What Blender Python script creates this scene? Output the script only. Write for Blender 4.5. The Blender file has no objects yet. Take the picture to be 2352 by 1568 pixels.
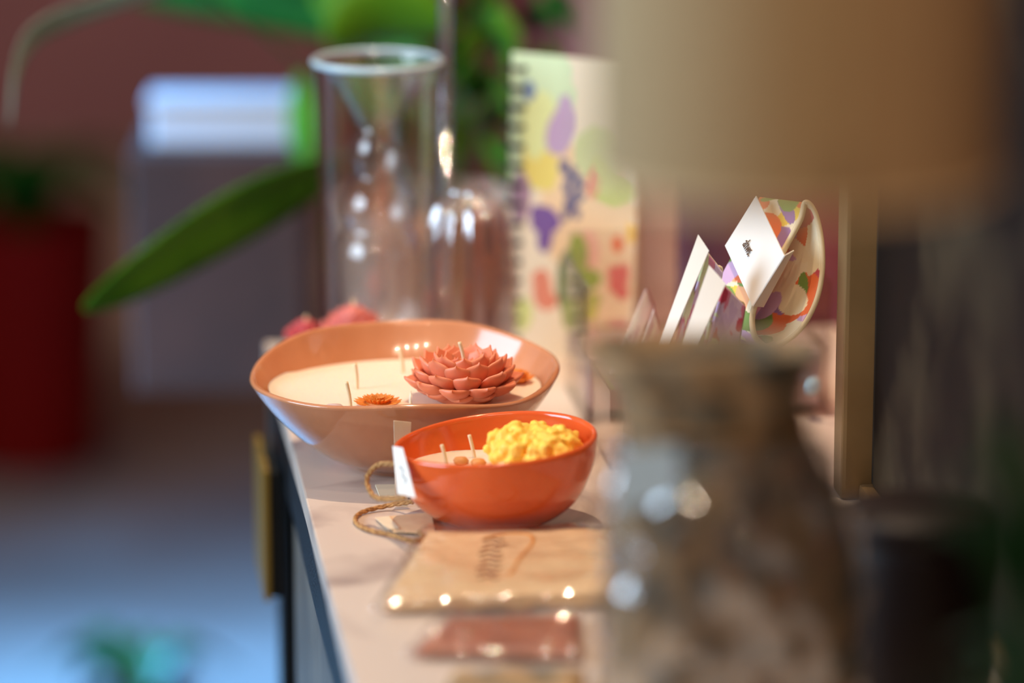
import bpy, bmesh, math, random
from mathutils import Vector, Matrix, noise
random.seed(7)
PI = math.pi
C = bpy.context.scene.collection
S = bpy.context.scene

# ------------------------------------------------------------------ camera
TZ = 0.85                       # height of the table top
H = 0.725                       # camera above the table top
PITCH, YAW, FPX = math.radians(13.4), math.radians(7.0), 8820.0
CAM = Vector((0, 0, TZ + H))
FWD = Vector((math.sin(YAW) * math.cos(PITCH), math.cos(YAW) * math.cos(PITCH), -math.sin(PITCH)))
RGT = Vector((math.cos(YAW), -math.sin(YAW), 0))
UPV = RGT.cross(FWD)
cd = bpy.data.cameras.new('camera')
cam = bpy.data.objects.new('camera', cd)
C.objects.link(cam)
cam.matrix_world = Matrix.Translation(CAM) @ Matrix((RGT, UPV, -FWD)).transposed().to_4x4()
cd.sensor_width = 36.0
cd.lens = 135.0
cd.clip_start = 0.05
cd.dof.use_dof = True
cd.dof.focus_distance = 2.665
cd.dof.aperture_fstop = 1.75
S.camera = cam


def ray(px, py):
    return (FWD * FPX + RGT * (px - 1176) + UPV * (784 - py)) / FPX


def Q(px, py, d):
    return CAM + ray(px, py) * d


def Z(px, py, z):
    r = ray(px, py)
    return CAM + r * ((z - CAM.z) / r.z)


def T(px, py, h=0.0):
    return Z(px, py, TZ + h)


def F(px, py, h=0.0):
    return Z(px, py, h)


# ------------------------------------------------------------------ light
S.view_settings.view_transform = 'Standard'
S.view_settings.look = 'None'
S.view_settings.gamma = 1.0
S.view_settings.exposure = 0.0
w = bpy.data.worlds.new('world')
S.world = w
w.use_nodes = True
w.node_tree.nodes['Background'].inputs[0].default_value = (0.55, 0.75, 1, 1)
w.node_tree.nodes['Background'].inputs[1].default_value = 0.6
S.cycles.use_denoising = True
S.cycles.sample_clamp_indirect = 6.0
S.cycles.blur_glossy = 0.6
S.cycles.max_bounces = 14
S.cycles.transparent_max_bounces = 24


def light(name, kind, loc, target, energy, color, **kw):
    d = bpy.data.lights.new(name, kind)
    d.energy = energy
    d.color = color
    for k, v in kw.items():
        setattr(d, k, v)
    o = bpy.data.objects.new(name, d)
    C.objects.link(o)
    o.location = loc
    v = Vector(target) - Vector(loc)
    o.rotation_euler = v.to_track_quat('-Z', 'Y').to_euler()
    return o


WARM = (1.0, 0.76, 0.52)
CEIL = 2.9
# track spots above the table
light('table_spot_light', 'SPOT', (0.28, 2.70, 2.78), (0.30, 2.66, TZ), 94, WARM, spot_size=1.0, spot_blend=0.6, shadow_soft_size=0.02)
light('table_spot_light', 'SPOT', (0.40, 2.5, 2.78), (0.37, 3.4, TZ), 60, WARM, spot_size=0.9, spot_blend=0.7, shadow_soft_size=0.025)
light('table_spot_light', 'SPOT', (0.28, 1.9, 2.78), (0.25, 2.2, TZ), 17, WARM, spot_size=0.8, spot_blend=0.7, shadow_soft_size=0.025)
# unseen lamps added as warm fill deeper in the shop
light('shop_fill_light', 'SPOT', (0.1, 7.0, 2.78), (0.15, 8.1, 0), 150, (1.0, 0.8, 0.66), spot_size=1.3, spot_blend=0.8, shadow_soft_size=0.05)
light('shop_fill_light', 'SPOT', (0.0, 5.9, 2.78), (0.2, 6.1, 0), 28, (1.0, 0.74, 0.5), spot_size=1.1, spot_blend=0.9, shadow_soft_size=0.05)
for lx_ in (-1.0, -0.55, -0.1, 0.35):  # fill added behind the camera, without fixtures, to brighten front faces
    light('front_fill_light', 'SPOT', (lx_, -0.2, 2.78), (lx_ * .3 + .1, 1.9, .8), 27, (1.0, 0.80, 0.58), spot_size=1.5, spot_blend=0.9, shadow_soft_size=0.03)
# daylight through the shop door and the shop window in the left wall
light('door_daylight', 'AREA', (-1.93, 3.85, 1.2), (0.15, 4.3, -0.6), 205, (0.10, 0.40, 1.0), shape='RECTANGLE', size=1.0, size_y=2.1, spread=math.radians(43))
light('window_daylight', 'AREA', (-1.93, 2.2, 1.7), (0.3, 2.7, 0.9), 74, (0.60, 0.80, 1.0), shape='RECTANGLE', size=1.4, size_y=1.2)


# ------------------------------------------------------------------ materials
def lin(v):
    v /= 255.0
    return v / 12.92 if v <= 0.04045 else ((v + 0.055) / 1.055) ** 2.4


def c(r, g, b):
    return (lin(r), lin(g), lin(b), 1.0)


def mat(name, col, rough=0.5, metal=0.0, coat=0.0, sss=0.0, trans=0.0, ior=1.45, bump=0.0, bscale=40.0, col2=None, nscale=8.0, lo=0.4, hi=0.6, spec=0.5, emit=None, distort=0.0, detail=4.0, sss_r=(1, .45, .25)):
    m = bpy.data.materials.new(name)
    m.use_nodes = True
    nt = m.node_tree
    b = nt.nodes['Principled BSDF']
    b.inputs['Base Color'].default_value = col
    b.inputs['Roughness'].default_value = rough
    b.inputs['Metallic'].default_value = metal
    b.inputs['Coat Weight'].default_value = coat
    b.inputs['Coat Roughness'].default_value = 0.04
    b.inputs['Transmission Weight'].default_value = trans
    b.inputs['IOR'].default_value = ior
    b.inputs['Specular IOR Level'].default_value = spec
    if sss:
        b.inputs['Subsurface Weight'].default_value = sss
        b.inputs['Subsurface Radius'].default_value = sss_r
        b.inputs['Subsurface Scale'].default_value = 0.006
    tc = nt.nodes.new('ShaderNodeTexCoord')
    if col2 is not None:
        n = nt.nodes.new('ShaderNodeTexNoise')
        n.inputs['Scale'].default_value = nscale
        n.inputs['Detail'].default_value = detail
        n.inputs['Distortion'].default_value = distort
        r = nt.nodes.new('ShaderNodeValToRGB')
        r.color_ramp.elements[0].position = lo
        r.color_ramp.elements[0].color = col
        r.color_ramp.elements[1].position = hi
        r.color_ramp.elements[1].color = col2
        nt.links.new(tc.outputs['Object'], n.inputs['Vector'])
        nt.links.new(n.outputs['Fac'], r.inputs['Fac'])
        nt.links.new(r.outputs['Color'], b.inputs['Base Color'])
    if bump:
        n2 = nt.nodes.new('ShaderNodeTexNoise')
        n2.inputs['Scale'].default_value = bscale
        n2.inputs['Detail'].default_value = 3
        bp = nt.nodes.new('ShaderNodeBump')
        bp.inputs['Strength'].default_value = bump
        bp.inputs['Distance'].default_value = 0.004
        nt.links.new(tc.outputs['Object'], n2.inputs['Vector'])
        nt.links.new(n2.outputs['Fac'], bp.inputs['Height'])
        nt.links.new(bp.outputs['Normal'], b.inputs['Normal'])
    if emit:
        b.inputs['Emission Color'].default_value = col
        b.inputs['Emission Strength'].default_value = emit
    return m


def film(name, tint=(1, 1, 1, 1), rough=0.05, ior=1.5, bump=0.0, bscale=30.0):
    """clear plastic sheet: see-through with fresnel gloss"""
    m = bpy.data.materials.new(name)
    m.use_nodes = True
    nt = m.node_tree
    nt.nodes.remove(nt.nodes['Principled BSDF'])
    out = nt.nodes['Material Output']
    t = nt.nodes.new('ShaderNodeBsdfTransparent')
    t.inputs[0].default_value = tint
    g = nt.nodes.new('ShaderNodeBsdfGlossy')
    g.inputs['Roughness'].default_value = rough
    fr = nt.nodes.new('ShaderNodeLayerWeight')
    fr.inputs['Blend'].default_value = 0.5
    pw = nt.nodes.new('ShaderNodeMath')
    pw.operation = 'POWER'
    pw.inputs[1].default_value = 4.5
    nt.links.new(fr.outputs['Facing'], pw.inputs[0])
    ma = nt.nodes.new('ShaderNodeMath')
    ma.operation = 'MULTIPLY_ADD'
    f0 = ((ior - 1) / (ior + 1)) ** 2 * 1.5
    ma.inputs[1].default_value = 0.85 - f0
    ma.inputs[2].default_value = f0
    nt.links.new(pw.outputs[0], ma.inputs[0])
    mx = nt.nodes.new('ShaderNodeMixShader')
    nt.links.new(ma.outputs[0], mx.inputs[0])
    nt.links.new(t.outputs[0], mx.inputs[1])
    nt.links.new(g.outputs[0], mx.inputs[2])
    nt.links.new(mx.outputs[0], out.inputs['Surface'])
    if bump:
        tc = nt.nodes.new('ShaderNodeTexCoord')
        n2 = nt.nodes.new('ShaderNodeTexNoise')
        n2.inputs['Scale'].default_value = bscale
        n2.inputs['Detail'].default_value = 2
        bp = nt.nodes.new('ShaderNodeBump')
        bp.inputs['Strength'].default_value = bump
        bp.inputs['Distance'].default_value = 0.006
        nt.links.new(tc.outputs['Object'], n2.inputs['Vector'])
        nt.links.new(n2.outputs['Fac'], bp.inputs['Height'])
        nt.links.new(bp.outputs['Normal'], g.inputs['Normal'])
        nt.links.new(bp.outputs['Normal'], fr.inputs['Normal'])
    return m


def printed(name, rough=0.6):
    m = bpy.data.materials.new(name)
    m.use_nodes = True
    nt = m.node_tree
    a = nt.nodes.new('ShaderNodeAttribute')
    a.attribute_name = 'Col'
    nt.links.new(a.outputs['Color'], nt.nodes['Principled BSDF'].inputs['Base Color'])
    nt.nodes['Principled BSDF'].inputs['Roughness'].default_value = rough
    return m


M = dict(
    floor=mat('worn brown floor', c(132, 116, 104), 0.45, col2=c(108, 90, 78), nscale=1.5, bump=0.05, bscale=6),
    rose=mat('dusty rose wall paint', c(150, 100, 98), 0.8, col2=c(140, 92, 92), nscale=2),
    red_wall=mat('dark red wall paint', c(150, 50, 32), 0.7, col2=c(138, 46, 30), nscale=2),
    cream_wall=mat('warm white wall paint', c(200, 186, 170), 0.8, col2=c(190, 176, 160), nscale=2),
    marble=mat('pale veined marble', c(216, 198, 184), 0.3, col2=c(166, 146, 138), nscale=5.0, lo=0.52, hi=0.72, distort=3.5, detail=6),
    black_metal=mat('black textured metal', c(22, 25, 27), 0.45, spec=0.3, bump=0.35, bscale=400),
    grey_wood=mat('grey brown wood', c(112, 104, 92), 0.45, col2=c(92, 84, 74), nscale=12),
    brass=mat('aged brass', c(176, 140, 66), 0.4, metal=0.7),
    black=mat('black board', c(24, 24, 22), 0.5),
    tan_glaze=mat('rosy tan glaze', c(200, 136, 98), 0.14, coat=0.4, col2=c(190, 124, 86), nscale=30, lo=0.3, hi=0.7, bump=0.04, bscale=60),
    orange_glaze=mat('orange glaze', c(232, 100, 46), 0.14, coat=0.5, col2=c(224, 92, 42), nscale=25, lo=0.3, hi=0.7, bump=0.03, bscale=50),
    cream_wax=mat('cream wax', c(240, 218, 195), 0.5, sss=0.3),
    rose_wax=mat('terracotta pink wax', c(224, 130, 94), 0.42, sss=0.25),
    pale_pink_wax=mat('pale pink wax', c(222, 122, 112), 0.5, sss=0.3),
    red_pink_wax=mat('raspberry wax', c(204, 84, 88), 0.5, sss=0.3),
    yellow_wax=mat('yellow wax', c(255, 206, 88), 0.5, sss=0.45, sss_r=(1, .6, .2)),
    orange_wax=mat('orange wax', c(226, 128, 44), 0.5, sss=0.3),
    brown_wax=mat('tan wax', c(214, 150, 88), 0.5, sss=0.3),
    wick=mat('waxed cotton wick', c(234, 208, 166), 0.8),
    jute=mat('jute twine', c(150, 104, 60), 0.9, col2=c(190, 142, 88), nscale=400),
    white_card=mat('white card', c(238, 232, 224), 0.6),
    cream_card=mat('cream card', c(226, 210, 180), 0.6),
    ink=mat('dark ink', c(52, 40, 36), 0.6),
    orange_ink=mat('orange ink', c(226, 150, 70), 0.6),
    brown_ink=mat('brown ink', c(96, 66, 44), 0.6),
    kraft=mat('kraft paper', c(234, 198, 154), 0.6, col2=c(228, 190, 146), nscale=60),
    cello=film('clear cellophane', ior=2.0, rough=0.04, bump=0.9, bscale=34),
    cello_crisp=film('crisp cellophane', ior=1.7, rough=0.05, bump=0.9, bscale=40),
    acrylic=film('clear acrylic', tint=(0.97, 0.95, 0.94, 1), ior=1.45, rough=0.02),
    glass=film('clear glass', tint=(0.985, 0.97, 0.96, 1), ior=1.75, rough=0.03),
    rim_glass=mat('glass with painted daylight', c(196, 226, 240), 0.12, trans=0.2, coat=0.5),  # daylight caught by the clear rim is painted in as pale blue
    ribbed_glass=film('ribbed glass', tint=(0.985, 0.965, 0.96, 1), ior=2.1, rough=0.04),
    solid_glass=mat('solid clear glass', (1, 0.99, 0.98, 1), 0.0, trans=1.0, ior=1.45),
    speckle=mat('speckled brown print cloth', c(176, 142, 102), 0.7, col2=c(92, 88, 74), nscale=48, lo=0.45, hi=0.62, bump=0.4, bscale=50),
    packet=mat('dull terracotta paper', c(176, 112, 86), 0.5, col2=c(160, 100, 78), nscale=30),
    pale_label=mat('pale blue label', c(186, 196, 196), 0.5),
    mauve=mat('pale mauve card', c(206, 178, 174), 0.6),
    linen=mat('beige linen', c(172, 146, 106), 0.85, col2=c(165, 140, 102), nscale=150, bump=0.1, bscale=300),
    lining=mat('pale linen lining', c(214, 190, 150), 0.85),
    gold_wood=mat('gilded wood', c(140, 112, 74), 0.4, metal=0.2, col2=c(112, 88, 56), nscale=6),
    dark_panel=mat('dark panel with painted reflections', c(18, 13, 12), 0.6, col2=c(62, 52, 38), nscale=7, lo=0.5, hi=0.7, spec=0.15),  # blotches paint the room reflected in a dark mirror
    dark_brown=mat('dark brown ceramic', c(24, 12, 9), 0.5, spec=0.25),
    leaf=mat('green leaf', c(92, 160, 44), 0.4, col2=c(66, 132, 36), nscale=14, spec=0.15),
    leaf_dark=mat('deep green leaf', c(36, 84, 22), 0.5, col2=c(24, 62, 16), nscale=14, spec=0.06),
    leaf_bright=mat('bright green leaf', c(104, 156, 30), 0.45, col2=c(84, 136, 26), nscale=10, spec=0.3),
    leaf_deep=mat('very dark green leaf', c(20, 56, 18), 0.4, col2=c(14, 42, 14), nscale=10),  # very dark green, mottled at random
    leaf_grey=mat('grey green leaf', c(130, 150, 136), 0.3),
    stem=mat('green stem', c(70, 96, 36), 0.5),
    dark_pot=mat('black green pot', c(32, 40, 32), 0.4),
    soil=mat('potting soil', c(48, 34, 26), 0.9, bump=0.6, bscale=200),
    red_pot=mat('deep red glaze', c(118, 8, 2), 0.6, spec=0.15),
    taupe_pot=mat('brown stained wood', c(76, 44, 28), 0.8, col2=c(62, 36, 22), nscale=6),
    white_box=mat('white lacquer', c(196, 190, 184), 0.4),
    steel=mat('dull steel', c(150, 150, 150), 0.3, metal=0.9),
    print=printed('floral print'),
    cream_edge=mat('cream binding', c(226, 206, 168), 0.7),
    lampwhite=mat('lamp diffuser', c(255, 226, 190), 0.5, emit=2.0),
    white_paint=mat('white painted frame', c(220, 220, 216), 0.5),
    terracotta=mat('tan clay', c(232, 164, 118), 0.6),
    gunmetal=mat('dark binding wire', c(50, 48, 52), 0.35, metal=0.6),
)


# ------------------------------------------------------------------ builders
def obj(name, vf, m, parent=None, smooth=True, loc=None):
    me = bpy.data.meshes.new(name)
    me.from_pydata([tuple(v) for v in vf[0]], [], vf[1])
    me.update()
    bm = bmesh.new()
    bm.from_mesh(me)
    bmesh.ops.recalc_face_normals(bm, faces=bm.faces)
    bm.to_mesh(me)
    bm.free()
    if smooth:
        for p in me.polygons:
            p.use_smooth = True
        if smooth == 'auto':
            try:
                me.set_sharp_from_angle(angle=math.radians(40))
            except Exception:
                pass
    me.materials.append(m)
    o = bpy.data.objects.new(name, me)
    C.objects.link(o)
    if parent is not None:
        o.parent = parent
    if loc is not None:
        o.location = loc
    return o


def tag(o, label, cat, group=None, kind=None):
    o['label'] = label
    o['category'] = cat
    if group:
        o['group'] = group
    if kind:
        o['kind'] = kind
    return o


def thing(name, label, cat, loc, rz=0.0, group=None):
    o = bpy.data.objects.new(name, None)
    o.empty_display_size = 0.02
    C.objects.link(o)
    o.location = loc
    o.rotation_euler = (0, 0, rz)
    return tag(o, label, cat, group)


def copy_tree(o, parent=None):
    r = o.copy()
    C.objects.link(r)
    if parent is not None:
        r.parent = parent
    for ch in list(o.children):
        copy_tree(ch, r)
    return r


def join(*vfs):
    V, Fc = [], []
    for v, f in vfs:
        k = len(V)
        V += list(v)
        Fc += [[i + k for i in q] for q in f]
    return V, Fc


def box(x0, x1, y0, y1, z0, z1, bev=0.0):
    bm = bmesh.new()
    bmesh.ops.create_cube(bm, size=1)
    for v in bm.verts:
        v.co = Vector((x0 if v.co.x < 0 else x1, y0 if v.co.y < 0 else y1, z0 if v.co.z < 0 else z1))
    if bev:
        bmesh.ops.bevel(bm, geom=bm.edges[:], offset=bev, segments=2, affect='EDGES', profile=0.6)
    bm.verts.ensure_lookup_table()
    bm.verts.index_update()
    r = ([v.co.copy() for v in bm.verts], [[v.index for v in f.verts] for f in bm.faces])
    bm.free()
    return r


def xf(vf, M4):
    return [M4 @ Vector(v) for v in vf[0]], vf[1]


def lathe(prof, n=64, fn=None, closed=False):
    """prof: (r, z) list; fn(angle, r, z, k) -> Vector for irregular shapes; r=0 ends close to a point"""
    V, Fc, rows = [], [], []
    for k, (r, z) in enumerate(prof):
        if r <= 1e-6:
            V.append(Vector((0, 0, z)) if fn is None else fn(0, 0, z, k))
            rows.append([len(V) - 1] * n)
            continue
        row = []
        for i in range(n):
            a = 2 * PI * i / n
            V.append(Vector((r * math.cos(a), r * math.sin(a), z)) if fn is None else fn(a, r, z, k))
            row.append(len(V) - 1)
        rows.append(row)
    m = len(rows)
    for k in range(m if closed else m - 1):
        a_, b_ = rows[k], rows[(k + 1) % m]
        for i in range(n):
            j = (i + 1) % n
            q = [a_[i], a_[j], b_[j], b_[i]]
            q = [x for t, x in enumerate(q) if x not in q[:t]]
            if len(q) > 2:
                Fc.append(q)
    return V, Fc


def catmull(P, n=8, closed=False):
    P = [Vector(p) for p in P]
    out = []
    m = len(P)
    for i in range(m if closed else m - 1):
        if closed:
            p0, p1, p2, p3 = P[(i - 1) % m], P[i], P[(i + 1) % m], P[(i + 2) % m]
        else:
            p0, p1, p2, p3 = P[max(i - 1, 0)], P[i], P[i + 1], P[min(i + 2, m - 1)]
        for k in range(n):
            t = k / n
            out.append(0.5 * ((2 * p1) + (p2 - p0) * t + (2 * p0 - 5 * p1 + 4 * p2 - p3) * t * t + (3 * p1 - p0 - 3 * p2 + p3) * t ** 3))
    if not closed:
        out.append(P[-1])
    return out


def tube(P, r, n=8, closed=False, twist=0.0):
    P = [Vector(p) for p in P]
    m = len(P)
    rr = r if isinstance(r, (list, tuple)) else [r] * m
    V, Fc = [], []
    ref = None
    for i in range(m):
        if closed:
            t = (P[(i + 1) % m] - P[i - 1]).normalized()
        else:
            t = (P[min(i + 1, m - 1)] - P[max(i - 1, 0)]).normalized()
        if ref is None:
            ref = t.orthogonal().normalized()
        ref = (ref - t * ref.dot(t)).normalized()
        b = t.cross(ref)
        for k in range(n):
            a = 2 * PI * k / n + twist * i
            V.append(P[i] + (ref * math.cos(a) + b * math.sin(a)) * rr[i])
    for i in range(m if closed else m - 1):
        for k in range(n):
            a, b2 = i * n, ((i + 1) % m) * n
            Fc.append([a + k, a + (k + 1) % n, b2 + (k + 1) % n, b2 + k])
    if not closed:
        Fc.append(list(range(n))[::-1])
        Fc.append(list(range((m - 1) * n, m * n)))
    return V, Fc


def sheet(fn, nu, nv, th):
    """closed thin solid over fn(u, v) with thickness th; front verts come first"""
    G = [[Vector(fn(i / nu, j / nv)) for j in range(nv + 1)] for i in range(nu + 1)]
    V, Fc = [], []
    idx = lambda i, j, s: s * (nu + 1) * (nv + 1) + i * (nv + 1) + j
    N = []
    for i in range(nu + 1):
        for j in range(nv + 1):
            du = G[min(i + 1, nu)][j] - G[max(i - 1, 0)][j]
            dv = G[i][min(j + 1, nv)] - G[i][max(j - 1, 0)]
            nn = du.cross(dv)
            N.append(nn.normalized() if nn.length > 1e-12 else Vector((0, 0, 1)))
            V.append(G[i][j])
    V += [V[k] - N[k] * th for k in range(len(N))]
    for i in range(nu):
        for j in range(nv):
            Fc.append([idx(i, j, 0), idx(i + 1, j, 0), idx(i + 1, j + 1, 0), idx(i, j + 1, 0)])
            Fc.append([idx(i, j, 1), idx(i, j + 1, 1), idx(i + 1, j + 1, 1), idx(i + 1, j, 1)])
    for i in range(nu):
        for j in (0, nv):
            Fc.append([idx(i, j, 0), idx(i, j, 1), idx(i + 1, j, 1), idx(i + 1, j, 0)])
    for j in range(nv):
        for i in (0, nu):
            Fc.append([idx(i, j, 0), idx(i, j + 1, 0), idx(i, j + 1, 1), idx(i, j, 1)])
    return V, Fc


def bil(p00, p10, p01, p11):
    p00, p10, p01, p11 = map(Vector, (p00, p10, p01, p11))
    return lambda u, v: p00 * (1 - u) * (1 - v) + p10 * u * (1 - v) + p01 * (1 - u) * v + p11 * u * v


def paint(o, nu, nv, fcol):
    """colour attribute of the printed pattern: fcol(u, v) on the sheet grid"""
    at = o.data.color_attributes.new('Col', 'FLOAT_COLOR', 'POINT')
    n = (nu + 1) * (nv + 1)
    for k in range(len(o.data.vertices)):
        q = k % n
        at.data[k].color = fcol((q // (nv + 1)) / nu, (q % (nv + 1)) / nv)


def petal(L, wd, th, a0, a1, r0, z0, az, cup=0.35, nib=0.1, ns=9, nr=10):
    V, Fc = [], []
    x, z = r0, z0
    ca, sa = math.cos(az), math.sin(az)
    prof = []
    for i in range(ns + 1):
        s = i / ns
        ww = wd * (0.45 + 0.55 * math.sin(min(s / 0.6, 1) * PI / 2))
        if s > 0.6:
            q = (s - 0.6) / 0.4
            ww *= max(0.03, (1 - q ** 3.2) ** 0.75)
        tt = th * (1 - 0.55 * s) * (1 if s < 0.85 else 0.75)
        prof.append((x, z, ww, tt, a0 + (a1 - a0) * s))
        ds = L / ns
        x += ds * math.cos(a0 + (a1 - a0) * s)
        z += ds * math.sin(a0 + (a1 - a0) * s)
    xl, zl, _, _, al = prof[-1]
    prof.append((xl + nib * L * math.cos(al), zl + nib * L * math.sin(al), wd * 0.03, th * 0.1, al))
    for (x, z, ww, tt, al) in prof:
        for k in range(nr):
            f = 2 * PI * k / nr
            lx, ln = ww * math.cos(f), tt * math.sin(f) + cup * ww * math.cos(f) ** 2
            px, pz = x - math.sin(al) * ln, z + math.cos(al) * ln
            V.append(Vector((px * ca - lx * sa, px * sa + lx * ca, pz)))
    m = len(prof)
    for i in range(m - 1):
        for k in range(nr):
            Fc.append([i * nr + k, i * nr + (k + 1) % nr, (i + 1) * nr + (k + 1) % nr, (i + 1) * nr + k])
    Fc.append(list(range(nr))[::-1])
    Fc.append(list(range((m - 1) * nr, m * nr)))
    return V, Fc


def leaf_vf(P, wid, droop=0.25, side=None, nw=4, n=7):
    """leaf blade along the points P, half width wid, slightly folded on its midrib; a closed thin solid"""
    pts = catmull(P, n)
    m = len(pts) - 1
    tot = pts[-1] - pts[0]
    sd = Vector(side) if side is not None else tot.cross(Vector((0, 0, 1)))
    if sd.length < 1e-5:
        sd = Vector((1, 0, 0))
    sd.normalize()

    def fn(u, v):
        p = pts[min(int(round(u * m)), m)]
        k = min(max(int(round(u * m)), 0), m)
        t = (pts[min(k + 1, m)] - pts[max(k - 1, 0)]).normalized()
        s = (sd - t * sd.dot(t)).normalized()
        nn = s.cross(t)
        ww = wid * max(0.04, math.sin(PI * min(1, u * 0.93 + 0.05)) ** 0.75)
        q = v * 2 - 1
        return p + s * (ww * q) + nn * (droop * ww * abs(q))
    return sheet(fn, m, nw, 0.0008)


# ------------------------------------------------------------------ the setting
XR, XL, YB, YF = 0.66, -2.0, 8.6, -1.2


def struct(name, vf, m, parent=None, smooth=False):
    o = obj(name, vf, m, parent, smooth)
    if parent is None:
        o['kind'] = 'structure'
    return o


struct('floor', box(XL - .1, XR + .1, YF - .1, YB + .1, -0.1, 0), M['floor'])
struct('ceiling', box(XL - .1, XR + .1, YF - .1, YB + .1, CEIL, CEIL + 0.1), M['cream_wall'])
struct('wall_back', box(XL - .1, XR + .1, YB, YB + .1, 0, CEIL), M['rose'])
struct('wall_right', box(XR, XR + .1, YF, YB, 0, CEIL), M['red_wall'])
struct('wall_front', box(XL - .1, XR + .1, YF - .1, YF, 0, CEIL), M['cream_wall'])
# left wall with the openings of the glass door and the shop window
DY0, DY1, DZ1 = 3.3, 4.4, 2.28
WY0, WY1, WZ0, WZ1 = 1.45, 2.95, 1.0, 2.4
struct('wall_left', join(
    box(XL - .1, XL, YF, WY0, 0, CEIL), box(XL - .1, XL, WY1, DY0, 0, CEIL), box(XL - .1, XL, DY1, YB, 0, CEIL),
    box(XL - .1, XL, WY0, WY1, 0, WZ0), box(XL - .1, XL, WY0, WY1, WZ1, CEIL), box(XL - .1, XL, DY0, DY1, DZ1, CEIL)), M['cream_wall'])
fr = struct('door_1', join(box(XL - .09, XL - .03, DY0, DY0 + .06, 0, DZ1), box(XL - .09, XL - .03, DY1 - .06, DY1, 0, DZ1),
                           box(XL - .09, XL - .03, DY0, DY1, DZ1 - .06, DZ1), box(XL - .09, XL - .03, DY0, DY1, 0, .1)), M['black_metal'])
obj('door_pane', box(XL - .065, XL - .055, DY0 + .06, DY1 - .06, .1, DZ1 - .06), M['acrylic'], fr, False)
fr = struct('window_1', join(box(XL - .09, XL - .03, WY0, WY0 + .05, WZ0, WZ1), box(XL - .09, XL - .03, WY1 - .05, WY1, WZ0, WZ1),
                             box(XL - .09, XL - .03, WY0, WY1, WZ1 - .05, WZ1), box(XL - .09, XL - .03, WY0, WY1, WZ0, WZ0 + .05)), M['white_paint'])
obj('window_pane', box(XL - .065, XL - .055, WY0 + .05, WY1 - .05, WZ0 + .05, WZ1 - .05), M['acrylic'], fr, False)

# ------------------------------------------------------------------ table
TX0, TX1, TY0, TY1 = 0.171, 0.645, 1.25, 3.045
t = thing('console_table', 'long console table with pale marble top and black metal apron carrying all the goods', 'table', ((TX0 + TX1) / 2, (TY0 + TY1) / 2, 0))
cx, cy = (TX0 + TX1) / 2, (TY0 + TY1) / 2
obj('table_top', box(TX0 - cx, TX1 - cx, TY0 - cy, TY1 - cy, TZ - .018, TZ, .0015), M['marble'], t, False)['label'] = 'pale veined marble top'
obj('apron', join(box(TX0 + .004 - cx, TX0 + .03 - cx, TY0 - cy, TY1 - cy, TZ - .075, TZ - .018, .002),
                  box(TX1 - .03 - cx, TX1 - .004 - cx, TY0 - cy, TY1 - cy, TZ - .075, TZ - .018, .002)), M['black_metal'], t, False)
obj('side_panel', box(TX0 + .006 - cx, TX0 + .03 - cx, TY0 + .02 - cy, 2.80 - cy, 0.08, TZ - .075, .003), M['grey_wood'], t, False)['label'] = 'grey wooden side panel'
for yy in (TY0 + .02, TY1 - .06):
    obj('leg', box(TX1 - .05 - cx, TX1 - .01 - cx, yy - cy, yy + .04 - cy, 0, TZ - .075, .002), M['black_metal'], t, False)
obj('leg', box(TX0 + .006 - cx, TX0 + .046 - cx, TY1 - .06 - cy, TY1 - .02 - cy, 0, TZ - .075, .002), M['black_metal'], t, False)
obj('leg', box(TX0 + .03 - cx, TX0 + .07 - cx, TY0 + .02 - cy, TY0 + .06 - cy, 0, TZ - .075, .002), M['black_metal'], t, False)
obj('handle', join(box(TX0 - .012 - cx, TX0 - .004 - cx, 2.2 - cy, 2.36 - cy, TZ - .135, TZ - .12, .002),
                   box(TX0 - .006 - cx, TX0 + .008 - cx, 2.21 - cy, 2.225 - cy, TZ - .133, TZ - .122),
                   box(TX0 - .006 - cx, TX0 + .008 - cx, 2.335 - cy, 2.35 - cy, TZ - .133, TZ - .122)), M['black_metal'], t, False)

# black board with a brass edge hanging beside the table
p = Q(628, 1215, 2.98)
t = thing('hanging_sign', 'black sign board with a brass edge hung on the left side of the table', 'sign', (p.x, p.y, p.z))
obj('board', box(-.003, .005, -.01, .10, -.052, .048, .001), M['black'], t, False)
obj('brass_edge', box(-.0085, -.003, -.012, .10, -.055, .05, .001), M['brass'], t, False)['label'] = 'brass edge strip'
obj('hook', join(box(-.001, .001, .03, .05, .0482, TZ + .0018 - p.z), box(-.001, TX0 - p.x + .006, .03, .05, TZ + .0006 - p.z, TZ + .0018 - p.z)), M['steel'], t, False)


# ------------------------------------------------------------------ the two candle bowls
def bowl(root, m, outer, th, wave, sq, n=96):
    zt = outer[-1][1]
    inner = [(max(r - th, 0.002), z + (th if i == 0 else 0)) for i, (r, z) in enumerate(outer)]
    prof = [(0, 0.003), (outer[0][0] * .8, 0.003), (outer[0][0] * .86, 0)] + outer
    lip = [(outer[-1][0] - th * .15, zt + th * .42), (outer[-1][0] - th * .5, zt + th * .6), (outer[-1][0] - th * .85, zt + th * .42)]
    prof = prof + lip + inner[::-1] + [(0, inner[0][1])]

    def fn(a, r, z, k):
        f = max(0, z / zt) ** 2
        dz, dr = wave(a)
        return Vector(((r + dr * f) * math.cos(a), (r + dr * f) * math.sin(a) * sq, z + dz * f))
    o = obj('bowl', lathe(prof, n, fn), m, root)
    return o


def spline_prof(P, n=5):
    return [(v.x, v.y) for v in catmull([(a, b, 0) for a, b in P], n)]


VIEW = PI / 2 - YAW            # azimuth pointing away from the camera in plan


def wick(P, r, parent=None):
    return obj('wick', tube(catmull(P, 5), r, 7), M['wick'], parent)


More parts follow.
